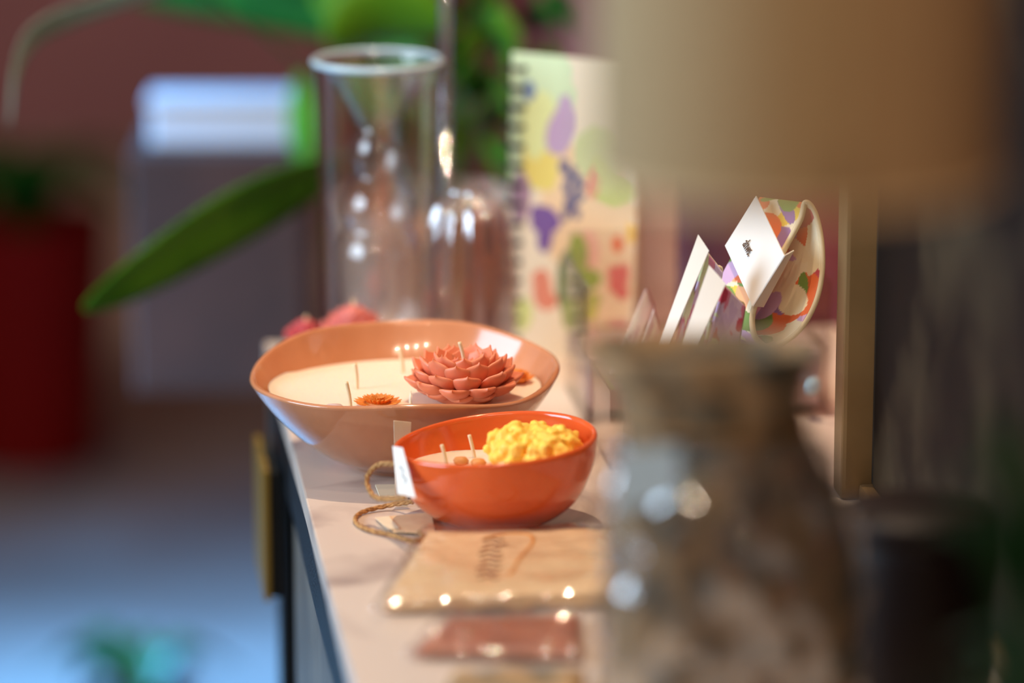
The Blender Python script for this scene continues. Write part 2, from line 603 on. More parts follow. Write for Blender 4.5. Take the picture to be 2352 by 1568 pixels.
# big bowl
pb = T(931, 1068)
BIG = thing('candle_bowl', 'large rosy tan glazed bowl candle with cream wax and several wicks', 'candle', pb, -YAW)
BZ = 0.074


def wave_big(a):
    # local frame: +y points away from the camera
    dz = 0.0090 * math.sin(a) + 0.0016 * math.sin(3 * a + 0.6) + 0.0012 * math.sin(5 * a + 2.0) + 0.0005 * math.cos(a) - .0065 * math.cos(a) ** 2
    return dz, 0.0018 * math.sin(2 * a + 0.7) + 0.0008 * math.sin(5 * a)


bowl(BIG, M['tan_glaze'], spline_prof([(.036, 0), (.040, .003), (.058, .011), (.076, .025), (.092, .043), (.1035, .061), (.1095, BZ)]), .0048, wave_big, .90)
wz = .0575
obj('wax', lathe([(0, wz - .006), (.0925, wz - .006), (.0960, wz - .001), (.0975, wz + .0012), (.0955, wz), (.09, wz), (.05, wz), (0, wz)], 72, lambda a, r, z, k: Vector((r * math.cos(a), r * math.sin(a) * .90, z))), M['cream_wax'], BIG)


def on_wax(px, py, root, z):
    """point on a wax surface in the bowl's own frame"""
    p = Z(px, py, TZ + z) - root.location
    return Matrix.Rotation(-root.rotation_euler.z, 3, 'Z') @ p


for base, tip in (((806, 938), (796, 876)), ((820, 893), (816, 832)), ((926, 856), (918, 797))):
    b = on_wax(base[0], base[1], BIG, wz)
    dx = (tip[0] - base[0]) * .00031
    hgt = (base[1] - tip[1]) * .00031
    wick([(b.x, b.y, wz - .002), (b.x + dx * .5 + .0004, b.y, wz + hgt * .5), (b.x + dx, b.y, wz + hgt)], .0014, BIG)


def local_to_world(root, v):
    return root.location + Matrix.Rotation(root.rotation_euler.z, 3, 'Z') @ Vector(v)


# succulent shaped wax flower in the big bowl
pf = Z(1066, 917, TZ + wz)
t = thing('flower_candle', 'terracotta pink wax succulent flower resting in the large tan bowl', 'candle', (pf.x, pf.y, TZ + wz + .0006), 0.3)
V = []
for (n, r0, L, a0, a1, z0, wd, th, off, rg) in (
        (9, .016, .0170, -6, 22, .0062, .0116, .0050, 0.0, 0),
        (10, .021, .0215, 4, 44, .0080, .0118, .0050, 0.35, 1),
        (10, .020, .0225, 22, 64, .0105, .0116, .0046, 0.02, 2),
        (10, .0165, .0230, 38, 74, .0125, .0110, .0042, 0.33, 3),
        (9, .012, .0220, 49, 80, .0140, .0102, .0038, 0.1, 4),
        (7, .007, .0185, 56, 84, .0150, .0090, .0032, 0.4, 5),
        (5, .003, .0130, 62, 86, .0155, .0066, .0026, 0.1, 6)):
    for i in range(n):
        jt = random.uniform(-.05, .05)
        V.append(petal(L * random.uniform(.95, 1.05), wd * random.uniform(.94, 1.06), th, math.radians(a0 + random.uniform(-4, 4)), math.radians(a1 + random.uniform(-5, 5)), r0, z0, off + 2 * PI * i / n + jt, cup=.30))
fl = obj('petals', join(*V), M['rose_wax'], t)
sm = fl.modifiers.new('subdivision', 'SUBSURF')
sm.levels = 1
sm.render_levels = 1
obj('core', lathe([(0, 0), (.02, 0), (.022, .006), (.014, .018), (.006, .022), (0, .022)], 24), M['rose_wax'], t)
wick([(0, 0, .018), (-.0005, 0, .030), (-.003, .001, .041)], .0013, t)


def daisy(name, label, loc, R, hgt, m, n, rings, rz=0.0, cup=.25):
    t = thing(name, label, 'wax flower', loc, rz)
    V = []
    for k in range(rings):
        f = 1 - k / rings
        for i in range(n):
            V.append(petal(R * .62 * (f * .8 + .2), R * 2.2 / n * (.6 + .4 * f), R * .06, math.radians(8 + 60 * (1 - f)), math.radians(30 + 50 * (1 - f)), R * .3 * f, hgt * .15 + hgt * .45 * (1 - f), 2 * PI * (i + .5 * (k % 2)) / n + random.uniform(-.06, .06), cup=cup, ns=5, nr=8, nib=.05))
    obj('petals', join(*V), m, t)
    obj('core', lathe([(0, 0), (R * .45, 0), (R * .5, hgt * .3), (R * .25, hgt * .75), (0, hgt * .8)], 20), m, t)
    return t


q = Z(868, 934, TZ + wz)
daisy('wax_flower', 'orange wax gerbera lying on the cream wax at the front of the large bowl', (q.x, q.y + .001, TZ + wz + .0004), .0185, .006, M['orange_wax'], 18, 3)
q = Z(1186, 878, TZ + wz)
daisy('wax_flower', 'small orange wax flower behind the pink succulent in the large bowl', (q.x, q.y, TZ + wz + .0004), .015, .012, M['orange_wax'], 10, 3)


def pebble(name, label, loc, r, m, sq=.6):
    o = obj(name, lathe([(0, 0), (r * .8, 0), (r, r * sq * .5), (r * .7, r * sq), (0, r * sq * 1.15)], 14, lambda a, rr, z, k: Vector((rr * math.cos(a) * (1 + .15 * math.sin(3 * a + 1)), rr * math.sin(a) * (1 + .12 * math.cos(2 * a)), z))), m)
    o.location = loc
    return tag(o, label, 'wax piece')


q = Z(928, 941, TZ + wz)
pebble('wax_bud', 'small white wax bud beside the orange gerbera in the large bowl', (q.x, q.y, TZ + wz - .0005), .005, M['white_card'])
q = Z(768, 944, TZ + wz)
pebble('wax_bud', 'small grey wax bud left of the wick at the front rim of the large bowl', (q.x, q.y + .003, TZ + wz - .0005), .007, M['mauve'])
q = Z(946, 934, TZ + wz)
t = obj('wax_petal', petal(.012, .003, .0012, 1.2, 1.9, 0, 0, PI, cup=.2), M['cream_card'])
t.location = (q.x, q.y, TZ + wz - .001)
tag(t, 'single cream wax petal standing against the pink succulent flower', 'wax piece')

# small bowl
ps = T(1137, 1203)
SML = thing('candle_bowl', 'small bright orange glazed bowl candle with two wicks and a white tag', 'candle', ps, -YAW)
SZ = .0560


def wave_small(a):
    return 0.0022 * math.sin(a) + .0036 * math.sin(a) ** 2 + 0.0050 * math.cos(a) + .0012 * math.sin(2 * a + 1), .0008 * math.sin(3 * a)


bowl(SML, M['orange_glaze'], spline_prof([(.026, 0), (.030, .002), (.044, .008), (.0575, .020), (.0655, .036), (.0686, .048), (.0692, SZ)]), .0036, wave_small, .87)
sz = .0375
obj('wax', lathe([(0, sz - .006), (.061, sz - .006), (.0625, sz - .001), (.0625, sz + .001), (.061, sz), (.03, sz), (0, sz)], 64, lambda a, r, z, k: Vector((r * math.cos(a), r * math.sin(a) * .87, z))), M['cream_wax'], SML)
for base, tip in (((1028, 1070), (1015, 1020)), ((1091, 1050), (1078, 997))):
    b = on_wax(base[0], base[1], SML, sz)
    dx = (tip[0] - base[0]) * .0003
    hgt = (base[1] - tip[1]) * .0003
    wick([(b.x, b.y, sz - .002), (b.x + dx * .5, b.y, sz + hgt * .5), (b.x + dx, b.y, sz + hgt)], .0013, SML)
# yellow ruffled flower
q = local_to_world(SML, (.027, .004, sz))
t = thing('wax_flower', 'yellow ruffled wax flower standing in the small orange bowl', 'wax flower', (q.x, q.y, TZ + sz + .0028), 0)
rq = random.Random(12)


def lump(cx_, cy_, cz_, r, sq, seed):
    def lf(a, rr_, z, k):
        v = Vector((rr_ * math.cos(a), rr_ * math.sin(a), z))
        f = 1 + .35 * noise.noise(v * 170 + Vector((seed * 3.1, 0, 0)))
        return Vector((cx_, cy_, cz_)) + Vector((v.x * f, v.y * f, v.z * f * sq))
    return lathe([(0, -r), (r * .5, -r * .87), (r * .87, -r * .5), (r, 0), (r * .87, r * .5), (r * .5, r * .87), (0, r)], 12, lf)


V = [lathe([(0, 0), (.026, 0), (.0285, .006), (.024, .013), (.012, .0155), (0, .016)], 40)]
for k, (n, R, z) in enumerate(((17, .029, .009), (16, .0265, .0155), (12, .0195, .018), (8, .012, .0185), (4, .005, .019))):
    for i in range(n):
        a = 2 * PI * (i + .5 * (k % 2)) / n + rq.uniform(-.08, .08)
        V.append(lump(R * math.cos(a), R * math.sin(a), z + rq.uniform(-.0015, .003), rq.uniform(.0044, .0062), rq.uniform(.9, 1.25), k * 20 + i))
yf = obj('petals', join(*V), M['yellow_wax'], t)
rm = yf.modifiers.new('remesh', 'REMESH')
rm.mode = 'VOXEL'
rm.voxel_size = .0011
rm.use_smooth_shade = True
ct = bpy.data.textures.new('ruffle', 'CLOUDS')
ct.noise_scale = .006
ct.noise_depth = 1
dp = yf.modifiers.new('ruffle', 'DISPLACE')
dp.texture = ct
dp.strength = .006
ss = yf.modifiers.new('smooth', 'SMOOTH')
ss.iterations = 4
obj('core', lathe([(0, 0), (.008, 0), (.009, .012), (.005, .018), (0, .019)], 16), M['yellow_wax'], t)
for (px, py, lab) in ((1058, 1064, 'tan wax nugget left of the second wick in the small orange bowl'), (1098, 1068, 'tan wax nugget between the second wick and the yellow flower')):
    q = Z(px, py, TZ + sz)
    pebble('wax_nugget', lab, (q.x, q.y, TZ + sz - .0005), .0052, M['brown_wax'], .9)

# white tag with a jute loop at the left side of the small bowl
tl = [Q(903, 1024, 2.575), Q(926, 1028, 2.565), Q(915, 1134, 2.56), Q(956, 1144, 2.545)]
tg = thing('gift_tag', 'white paper tag hanging on a jute loop at the left rim of the orange bowl', 'tag', tl[2])
o = obj('card', sheet(bil(tl[0] - tl[2], tl[1] - tl[2], Vector((0, 0, 0)), tl[3] - tl[2]), 4, 6, .0006), M['white_card'], tg, False)
mk = [Vector(bil(*tl)(u, v)) - tl[2] + Vector((0, -.0008, 0)) for u, v in ((.35, .40), (.55, .48), (.45, .58), (.65, .66), (.5, .74))]
obj('print', tube(catmull(mk, 5), .0005, 5), M['ink'], tg)


def twine(P, r=.0013, n=8):
    pts = catmull(P, n)
    return join(*[tube([p + Vector((math.cos(i * .9 + ph), math.sin(i * .9 + ph) * .6, math.sin(i * .9 + ph))) * r * .55 for i, p in enumerate(pts)], r * .72, 6) for ph in (0, 2.09, 4.18)])


def fuzz(P, n, ln, r):
    V = []
    pts = catmull(P, 10)
    for i in range(n):
        p = random.choice(pts)
        d = Vector((random.uniform(-1, 1), random.uniform(-1, 1), random.uniform(-1, 1))).normalized() * ln * random.uniform(.4, 1)
        V.append(tube([p, p + d * .5 + Vector((0, 0, random.uniform(-.001, .001))), p + d], r, 3))
    return join(*V)


LP = [Q(912, 1066, 2.570), Q(868, 1068, 2.595), Q(843, 1100, 2.60), Q(860, 1140, 2.59), Q(905, 1146, 2.565), Q(930, 1142, 2.546)]
lpl = [p - tl[2] for p in LP]
lo = obj('jute_loop', twine(lpl, .0015), M['jute'], tg)
obj('fibre', fuzz(lpl, 90, .005, .00012), M['jute'], lo)

# kraft tag with its jute cord on the table left of the orange bowl
kt = thing('gift_tag', 'kraft paper tag with a jute coil lying on the marble left of the orange bowl', 'tag', T(925, 1212))
o0 = Vector(kt.location)
kq = [T(862, 1190, .0012), T(990, 1178, .003), T(905, 1222, .0012), T(1000, 1226, .003)]
obj('card', sheet(bil(*[k - o0 for k in kq]), 4, 4, .0007), M['kraft'], kt, False)
kq2 = [T(862, 1190, .0022), T(893, 1186, .0026), T(890, 1216, .0022), T(918, 1214, .0026)]
obj('gold_patch', sheet(bil(*[k - o0 for k in kq2]), 3, 3, .0004), M['cream_card'], kt, False)
KP = [T(950, 1152, .010), T(895, 1160, .004), T(832, 1176, .002), T(816, 1196, .002), T(842, 1215, .002), T(900, 1228, .003), T(940, 1240, .004), T(975, 1238, .003), T(962, 1222, .0045)]
obj('jute_cord', twine([k - o0 for k in KP], .0014), M['jute'], kt)
# printed cards beneath / behind the bowls
cq = [T(862, 1116, .002), T(960, 1114, .002), T(872, 1142, .002), T(965, 1140, .002)]
o0 = cq[0]
t = thing('leaflet', 'cream printed leaflet lying by the foot of the large bowl behind the jute loop', 'card', o0)
obj('sheet', sheet(bil(*[k - o0 for k in cq]), 3, 3, .0012), M['cream_card'], t, False)
obj('print', sheet(bil(*[k - o0 + Vector((0, 0, .0006)) for k in (T(905, 1118, .002), T(930, 1117, .002), T(898, 1126, .002), T(930, 1126, .002))]), 2, 2, .0003), M['ink'], t, False)
obj('gold_line', tube([T(875, 1134, .0026) - o0, T(962, 1132, .0026) - o0], .0004, 5), M['brass'], t)
kc = [Q(904, 967, 2.632), Q(944, 971, 2.636), T(908, 1164), T(936, 1164)]
t = thing('price_card', 'pale upright card leaning between the two bowls behind the rim of the orange one', 'card', kc[2])
obj('card', sheet(bil(*[k - kc[2] + Vector((0, 0, .0006)) for k in kc]), 3, 6, .0007), M['cream_card'], t, False)
# ------------------------------------------------------------------ packets in front
kz = .013
ck = [T(985, 1212, kz), T(1454, 1205, kz), T(886, 1368, kz), T(1446, 1352, kz)]
o0 = Vector((ck[2].x, ck[2].y, TZ))
t = thing('kraft_packet', 'flat kraft paper packet with brown and orange logo before the orange bowl', 'packet', o0)
L4 = [k - o0 for k in ck]


def pillow(L4, z0, z1, nu=16, nv=10, bulge=.2, wob=0.0):
    f = bil(*L4)
    V, Fc = [], []
    for s in (0, 1):
        for i in range(nu + 1):
            for j in range(nv + 1):
                u, v = i / nu, j / nv
                e = min(1, min(u, 1 - u, v, 1 - v) / .12)
                e = math.sqrt(1 - (1 - e) ** 2)
                p = Vector(f(u, v))
                mid = (z0 + z1) / 2
                zz = mid + (1 if s else -1) * (z1 - z0) / 2 * (1 - bulge + bulge * e)
                if wob:
                    zz += wob * noise.noise(Vector((u * 5, v * 4, s * 3.0))) * e * s
                V.append(Vector((p.x, p.y, zz)))
    w1 = nv + 1
    o1 = (nu + 1) * w1
    for i in range(nu):
        for j in range(nv):
            a = i * w1 + j
            Fc.append([a, a + w1, a + w1 + 1, a + 1])
            Fc.append([o1 + a, o1 + a + 1, o1 + a + w1 + 1, o1 + a + w1])
    for i in range(nu):
        for j in (0, nv):
            a, b = i * w1 + j, (i + 1) * w1 + j
            Fc.append([a, b, o1 + b, o1 + a])
    for j in range(nv):
        for i in (0, nu):
            a, b = i * w1 + j, i * w1 + j + 1
            Fc.append([a, b, o1 + b, o1 + a])
    return V, Fc


obj('packet_body', pillow(L4, .0005, kz, bulge=.35), M['kraft'], t, 'auto')
# logo: a column of brown script strokes and an orange swoosh
V = []
for k in range(9):
    py = 1238 + k * 11
    px0 = 1112 + 4 * math.sin(k * 1.7) - k * 1.5
    V.append(tube(catmull([T(px0 - 4, py + 3, kz) - o0, T(px0 + 18, py - 2, kz) - o0, T(px0 + 34, py + 3, kz) - o0, T(px0 + 44 + 8 * math.sin(k * 2.3), py, kz) - o0], 4), .0009, 5))
obj('logo_script', join(*V), M['brown_ink'], t)
obj('logo_swoosh', tube(catmull([T(1110, 1238, kz) - o0, T(1160, 1226, kz) - o0, T(1215, 1228, kz) - o0, T(1222, 1248, kz) - o0, T(1195, 1280, kz) - o0, T(1170, 1320, kz) - o0], 6), .0010, 5), M['orange_ink'], t)
cs = [T(960, 1208, kz), T(1458, 1201, kz), T(852, 1384, kz), T(1452, 1366, kz)]
obj('clear_sleeve', pillow([k - o0 for k in cs], .0003, kz + .0035, bulge=.8, wob=.004, nu=30, nv=16), M['cello_crisp'], t)

# terracotta packet in cellophane
cp = [T(1035, 1405, .010), T(1330, 1398, .010), T(950, 1480, .010), T(1335, 1490, .010)]
o0 = Vector((cp[2].x, cp[2].y, TZ))
t = thing('paper_packet', 'dull terracotta packet in shiny cellophane lying before the kraft packet', 'packet', o0)
obj('packet_body', pillow([k - o0 for k in cp], .0005, .008, bulge=.6), M['packet'], t)
cs = [T(1015, 1400, .010), T(1340, 1392, .010), T(925, 1490, .010), T(1345, 1500, .010)]
obj('clear_sleeve', pillow([k - o0 for k in cs], .0003, .013, bulge=.85, wob=.010, nu=30, nv=16), M['cello_crisp'], t)

# speckled pouch lying at the front
cp = [T(1040, 1530, .014), T(1345, 1522, .014), T(960, 1700, .014), T(1335, 1700, .014)]
o0 = Vector((cp[2].x, cp[2].y, TZ))
t = thing('fabric_pouch', 'flat speckled brown cloth pouch lying at the near end of the marble', 'pouch', o0)
obj('pouch_body', pillow([k - o0 for k in cp], .0005, .016, bulge=.75, wob=.003), M['speckle'], t)

# ------------------------------------------------------------------ standing speckled bag with clear wrap
pg = CAM + (Vector((math.sin(YAW), math.cos(YAW), 0)) * 2.0 + RGT * .112)
pg.z = TZ
t = thing('gift_bag', 'tall speckled brown cloth bag with gathered neck standing in clear film on the right', 'bag', pg, -YAW)


def section(wd, dp, sx, z, n=48, ruf=0.0, ph=0.0, pw=3.0):
    out = []
    for i in range(n):
        a = 2 * PI * i / n
        ca, sa = math.cos(a), math.sin(a)
        r = 1 + ruf * math.sin(11 * a + ph)
        out.append(Vector((sx + wd * r * math.copysign(abs(ca) ** (2 / pw), ca), dp * r * math.copysign(abs(sa) ** (2 / pw), sa), z)))
    return out


def loft(rows, cap0=True, cap1=True):
    n = len(rows[0])
    V = [v for r in rows for v in r]
    Fc = []
    for k in range(len(rows) - 1):
        for i in range(n):
            j = (i + 1) % n
            Fc.append([k * n + i, k * n + j, (k + 1) * n + j, (k + 1) * n + i])
    if cap0:
        Fc.append(list(range(n))[::-1])
    if cap1:
        Fc.append([(len(rows) - 1) * n + i for i in range(n)])
    return V, Fc


spec = [(.058, .034, .008, .0), (.064, .040, .008, .012), (.067, .044, .008, .06), (.066, .044, .008, .11), (.062, .040, .006, .15), (.054, .033, .002, .18), (.047, .026, -.003, .202), (.048, .026, -.006, .215), (.054, .030, -.008, .230), (.066, .034, -.012, .246)]
rows = [section(a, b, s_, z, ruf=.02 if z < .15 else .05, ph=z * 30, pw=2.6) for a, b, s_, z in spec]
inn = [section(a - .003, b - .003, s_, z + (.001 if k == 0 else 0), ruf=.05, ph=z * 30, pw=2.6) for k, (a, b, s_, z) in enumerate(spec[:5:-1])]
obj('bag_body', loft(rows + inn), M['speckle'], t)
rows = [section(a + .006, b + .007, s_, z + .002, n=72, ruf=.05, ph=z * 60, pw=2.4) for a, b, s_, z in spec[:6]]
rows += [section(.054, .032, -.002, .196, n=72, ruf=.08, pw=2.4)]
wv, wf = loft(rows, cap0=False, cap1=False)
bm = bmesh.new()
wr = obj('clear_wrap', (wv, wf), M['cello'], t)
sm = wr.modifiers.new('subdivision', 'SUBSURF')
sm.levels = sm.render_levels = 2
tx = bpy.data.textures.new('crinkle', 'VORONOI')
tx.noise_scale = .024
dm = wr.modifiers.new('crinkle', 'DISPLACE')
dm.texture = tx
dm.strength = .014
dm.texture_coords = 'LOCAL'
so = wr.modifiers.new('thickness', 'SOLIDIFY')
so.thickness = .0003
lb = [Vector((-.056, -.050, .200)), Vector((-.024, -.055, .206)), Vector((-.059, -.058, .170)), Vector((-.025, -.062, .180))]
obj('label', sheet(bil(*lb), 6, 5, .0006), M['pale_label'], t, False)['label'] = 'pale blue grey label hung on the neck'
obj('tie', tube([Vector((-.003 + .050 * math.cos(a), .029 * math.sin(a), .204)) for a in [2 * PI * i / 40 for i in range(40)]], .0022, 6, True), M['jute'], t)

# dark jar at the right
p = CAM + Vector((math.sin(YAW), math.cos(YAW), 0)) * 2.13 + RGT * .232
t = thing('candle_jar', 'dark brown round jar on the marble at the lower right', 'jar', (p.x, p.y, TZ))
obj('jar_body', lathe([(0, 0), (.040, 0), (.043, .003), (.0445, .05), (.0445, .10), (.043, .105), (.040, .105), (.039, .09), (0, .085)], 48), M['dark_brown'], t)
obj('lid', lathe([(0, .1055), (.0435, .1055), (.0455, .107), (.0455, .116), (.043, .119), (0, .120)], 48), M['dark_brown'], t)

# ------------------------------------------------------------------ framed mirror against the right wall, reflections painted on
MY0, MY1, MX = 1.45, 2.55, .5395
t = thing('framed_mirror', 'gilt framed dark mirror with painted reflections standing on the marble against the right wall', 'picture', (MX, MY1, TZ))


def rel(x0, x1, y0, y1, z0, z1, bev=.003):
    return box(x0 - MX, x1 - MX, y0 - MY1, y1 - MY1, z0, z1, bev)


fo = obj('frame', join(rel(MX, MX + .04, MY1 - .03, MY1, 0, .75), rel(MX, MX + .04, MY0, MY0 + .03, 0, .75), rel(MX + .012, MX + .04, MY0 + .03, MY1 - .03, 0, .012), rel(MX, MX + .04, MY0 + .03, MY1 - .03, .72, .75)), M['gold_wood'], t, False)
obj('inner_edge', rel(MX + .021, MX + .03, MY1 - .036, MY1 - .03, .012, .72, .001), M['black'], t, False)['label'] = 'black inner edge'
obj('inner_edge', rel(MX + .006, MX + .03, MY0 + .03, MY0 + .04, .012, .72, .001), M['black'], t, False)['label'] = 'black inner edge'
obj('mirror_face', rel(MX + .02, MX + .026, MY0 + .04, MY1 - .04, .013, .72, 0), M['dark_panel'], t, False)

# ------------------------------------------------------------------ lampshade near the camera
p = Q(1822, 400, 1.66)
t = thing('pendant_lamp', 'beige linen drum lampshade hanging large and blurred at the upper right', 'lamp', p)
R0 = .0885
obj('lamp_shade', lathe([(R0, 0), (R0, .002), (R0 * .985, .24), (R0 * .985, .242), (R0 * .985 - .002, .242), (R0 - .002, .002), (R0 - .002, 0)], 72, closed=True), M['linen'], t)
a0 = -PI / 2 - YAW + .12
sv = [Vector((R0 * 1.006 * math.cos(a), R0 * 1.006 * math.sin(a), 0)) for a in (a0, a0 + .05, a0 + .1)]
obj('seam', sheet(lambda u, v: Vector((R0 * 1.008 * math.cos(a0 + .1 * u), R0 * 1.008 * math.sin(a0 + .1 * u), .241 * v)), 4, 8, .001), M['linen'], t)
obj('trim_ring', tube([Vector((R0 * math.cos(a), R0 * math.sin(a), 0.001)) for a in [2 * PI * i / 64 for i in range(64)]], .002, 6, True), M['lining'], t)
obj('spider', join(*[tube([(0, 0, .235), (R0 * .985 * math.cos(a), R0 * .985 * math.sin(a), .238)], .0015, 6) for a in (0, 2.09, 4.19)]), M['steel'], t)
obj('cord', tube([(0, 0, .20), (0, 0, CEIL - p.z)], .003, 8), M['black'], t)
obj('bulb', lathe([(0, .10), (.018, .108), (.028, .13), (.024, .155), (.014, .18), (.014, .205), (0, .206)], 24), M['white_card'], t)


# ------------------------------------------------------------------ acrylic goods holder and its contents
ax0, ax1, ay0, ay1 = .392, .578, 2.747, 2.86
t = thing('acrylic_organizer', 'clear acrylic drawer organiser with small knobs behind the floral pouches', 'organiser', (ax0, ay0, TZ))
wA, dA = ax1 - ax0, ay1 - ay0
e = .003
obj('shell', join(box(0, wA, 0, dA, .0002, e), box(0, e, 0, dA, e, .105), box(wA - e, wA, 0, dA, e, .105), box(e, wA - e, dA - e, dA, e, .125), box(e, wA - e, 0, dA - e, .052, .055)), M['acrylic'], t, False)
for k in (0, 1):
    x0 = e + .0005 + k * (wA / 2 - e / 2)
    dr = obj('drawer', join(box(x0, x0 + wA / 2 - 2 * e, .0005, e, .004, .051), box(x0, x0 + wA / 2 - 2 * e, .004, dA - .02, .004, .0065)), M['mauve'] if False else M['acrylic'], t, False)
    kx = x0 + (wA / 2 - 2 * e) * (.45 if k == 0 else .85)
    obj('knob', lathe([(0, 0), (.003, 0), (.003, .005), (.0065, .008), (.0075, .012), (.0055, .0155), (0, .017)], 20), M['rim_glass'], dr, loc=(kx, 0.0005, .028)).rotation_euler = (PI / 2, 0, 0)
obj('inside_liner', box(e + .004, wA - e - .004, .012, dA - .026, .008, .048), M['mauve'], t, False)['label'] = 'pale mauve boxes filling the drawers'

FLOR = [c(206, 168, 200), c(232, 196, 70), c(226, 110, 60), c(196, 80, 92), c(120, 150, 70), c(150, 110, 160), c(240, 170, 120), c(236, 218, 180)]


def blobs_fn(seed, scale, base=c(238, 222, 188), cols=FLOR, n=60, asp=1.0):
    rnd = random.Random(seed)
    B = [(rnd.random() * asp, rnd.random(), scale * rnd.uniform(.5, 1.3), scale * rnd.uniform(.3, .9), rnd.uniform(0, PI), rnd.choice(cols)) for _ in range(n)]

    def f(u, v):
        col = base
        for (x, y, a, b, r, k) in B:
            dx, dy = u * asp - x, v - y
            p_, q_ = dx * math.cos(r) + dy * math.sin(r), -dx * math.sin(r) + dy * math.cos(r)
            if (p_ / a) ** 2 + (q_ / b) ** 2 < 1:
                col = k
        return col
    return f


def strap(name, N, W, th, parent, seed, nv=14, origin=Vector((0, 0, 0)), scale=.12, n=60, closed=False):
    """ribbon swept from the near edge N by the vector W, with cream bound edges"""
    pts = [p - origin for p in N]
    m = len(pts) - 1
    o = obj(name, sheet(lambda u, v: pts[int(round(u * m))] + W * v, m, nv, th), M['print'], parent)
    paint(o, m, nv, blobs_fn(seed, scale, n=n, asp=6.5))
    obj('bound_edge', tube(pts, th * .95, 8), M['cream_edge'], o)
    return o


# clear bin holding the pouches
bx0, bx1, by0, by1 = .400, .500, 2.480, 2.608
tag(obj('display_riser', box(0, bx1 - bx0, 0, by1 - by0, .0002, .0935, .001), M['acrylic'], None, False, loc=(bx0, by0, TZ)), 'clear riser block under the tray of floral pouches, behind the speckled bag', 'riser')
tag(obj('display_riser', box(0, .055, 0, .085, .0002, .0595, .001), M['acrylic'], None, False, loc=(.392, 2.618, TZ)), 'lower clear riser block under the two sleeved cards', 'riser')
t = thing('acrylic_tray', 'shallow clear acrylic tray holding the floral strap and pouches', 'tray', (bx0, by0, TZ + .0937))
wB, dB = bx1 - bx0, by1 - by0
obj('tray_floor', box(0, wB, 0, dB, .0, .0012), M['acrylic'], t, False)
obj('tray_lip', join(box(0, .0015, 0, dB, .0012, .006), box(.0015, wB, 0, .0015, .0012, .006)), M['acrylic'], t, False)

# big loop strap with the white lettered card
d0 = 2.655
near = catmull([Q(1762, 800, d0 + .005), Q(1733, 770, d0), Q(1730, 715, d0), Q(1760, 650, d0 - .002), Q(1802, 572, d0 - .004), Q(1838, 505, d0 - .004), Q(1850, 466, d0 - .004), Q(1871, 488, d0 - .004), Q(1886, 550, d0 - .004), Q(1888, 622, d0 - .004), Q(1874, 690, d0 - .003), Q(1842, 750, d0), Q(1800, 786, d0 + .003), Q(1766, 800, d0 + .006)], 20)
orig = Q(1765, 800, d0 + .01)
t = thing('floral_strap', 'looped floral fabric band with cream edges and a white lettered card', 'strap', orig)
W = Q(1745, 452, d0 + .038) - Q(1850, 466, d0 - .004)
strap('band', near, W, .0022, t, 5, nv=52, origin=orig, scale=.36, n=70)
dc = 2.695
cT, cL, cB, cR = Q(1736, 449, dc - .018), Q(1665, 564, dc), Q(1728, 702, dc - .048), Q(1799, 571, dc - .064)
cR = cB + cT - cL
cd_ = [k - orig for k in (cL, cB, cT, cR)]
cardf = bil(*cd_)
nrm = (cd_[1] - cd_[0]).cross(cd_[2] - cd_[0]).normalized()
if nrm.dot(CAM - cL) < 0:
    nrm = -nrm
card = obj('card', sheet(cardf, 6, 6, .0008), M['white_card'], t, False)
fold = [cd_[1], cd_[3], cd_[1] + (Q(1752, 704, dc - .030) - cB), cd_[3] + (Q(1822, 574, dc - .046) - cR)]
obj('card_fold', sheet(bil(*fold), 3, 6, .0008), M['white_card'], card, False)
# lettering on the card, along the left to bottom edge
fc = bpy.data.curves.new('lettering', 'FONT')
fc.body = 'ahws.'
fc.size = .0165
fc.shear = .25
fc.extrude = .0002
fc.align_x = 'CENTER'
fc.align_y = 'CENTER'
ft = bpy.data.objects.new('tmp_text', fc)
C.objects.link(ft)
bpy.context.view_layer.update()
dg = bpy.context.evaluated_depsgraph_get()
tm = bpy.data.meshes.new_from_object(ft.evaluated_get(dg))
bpy.data.objects.remove(ft)
uu = (cd_[1] - cd_[0]).normalized()
vv = (cd_[2] - cd_[0])
vv = (vv - uu * vv.dot(uu)).normalized()
cen = Vector(cardf(.39, .43)) + nrm * .0009
for v in tm.vertices:
    v.co = cen + uu * (v.co.x * .37) + vv * (v.co.y * .72) + nrm * v.co.z
tm.materials.append(M['brown_ink'])
lt = bpy.data.objects.new('lettering', tm)
C.objects.link(lt)
lt.parent = card


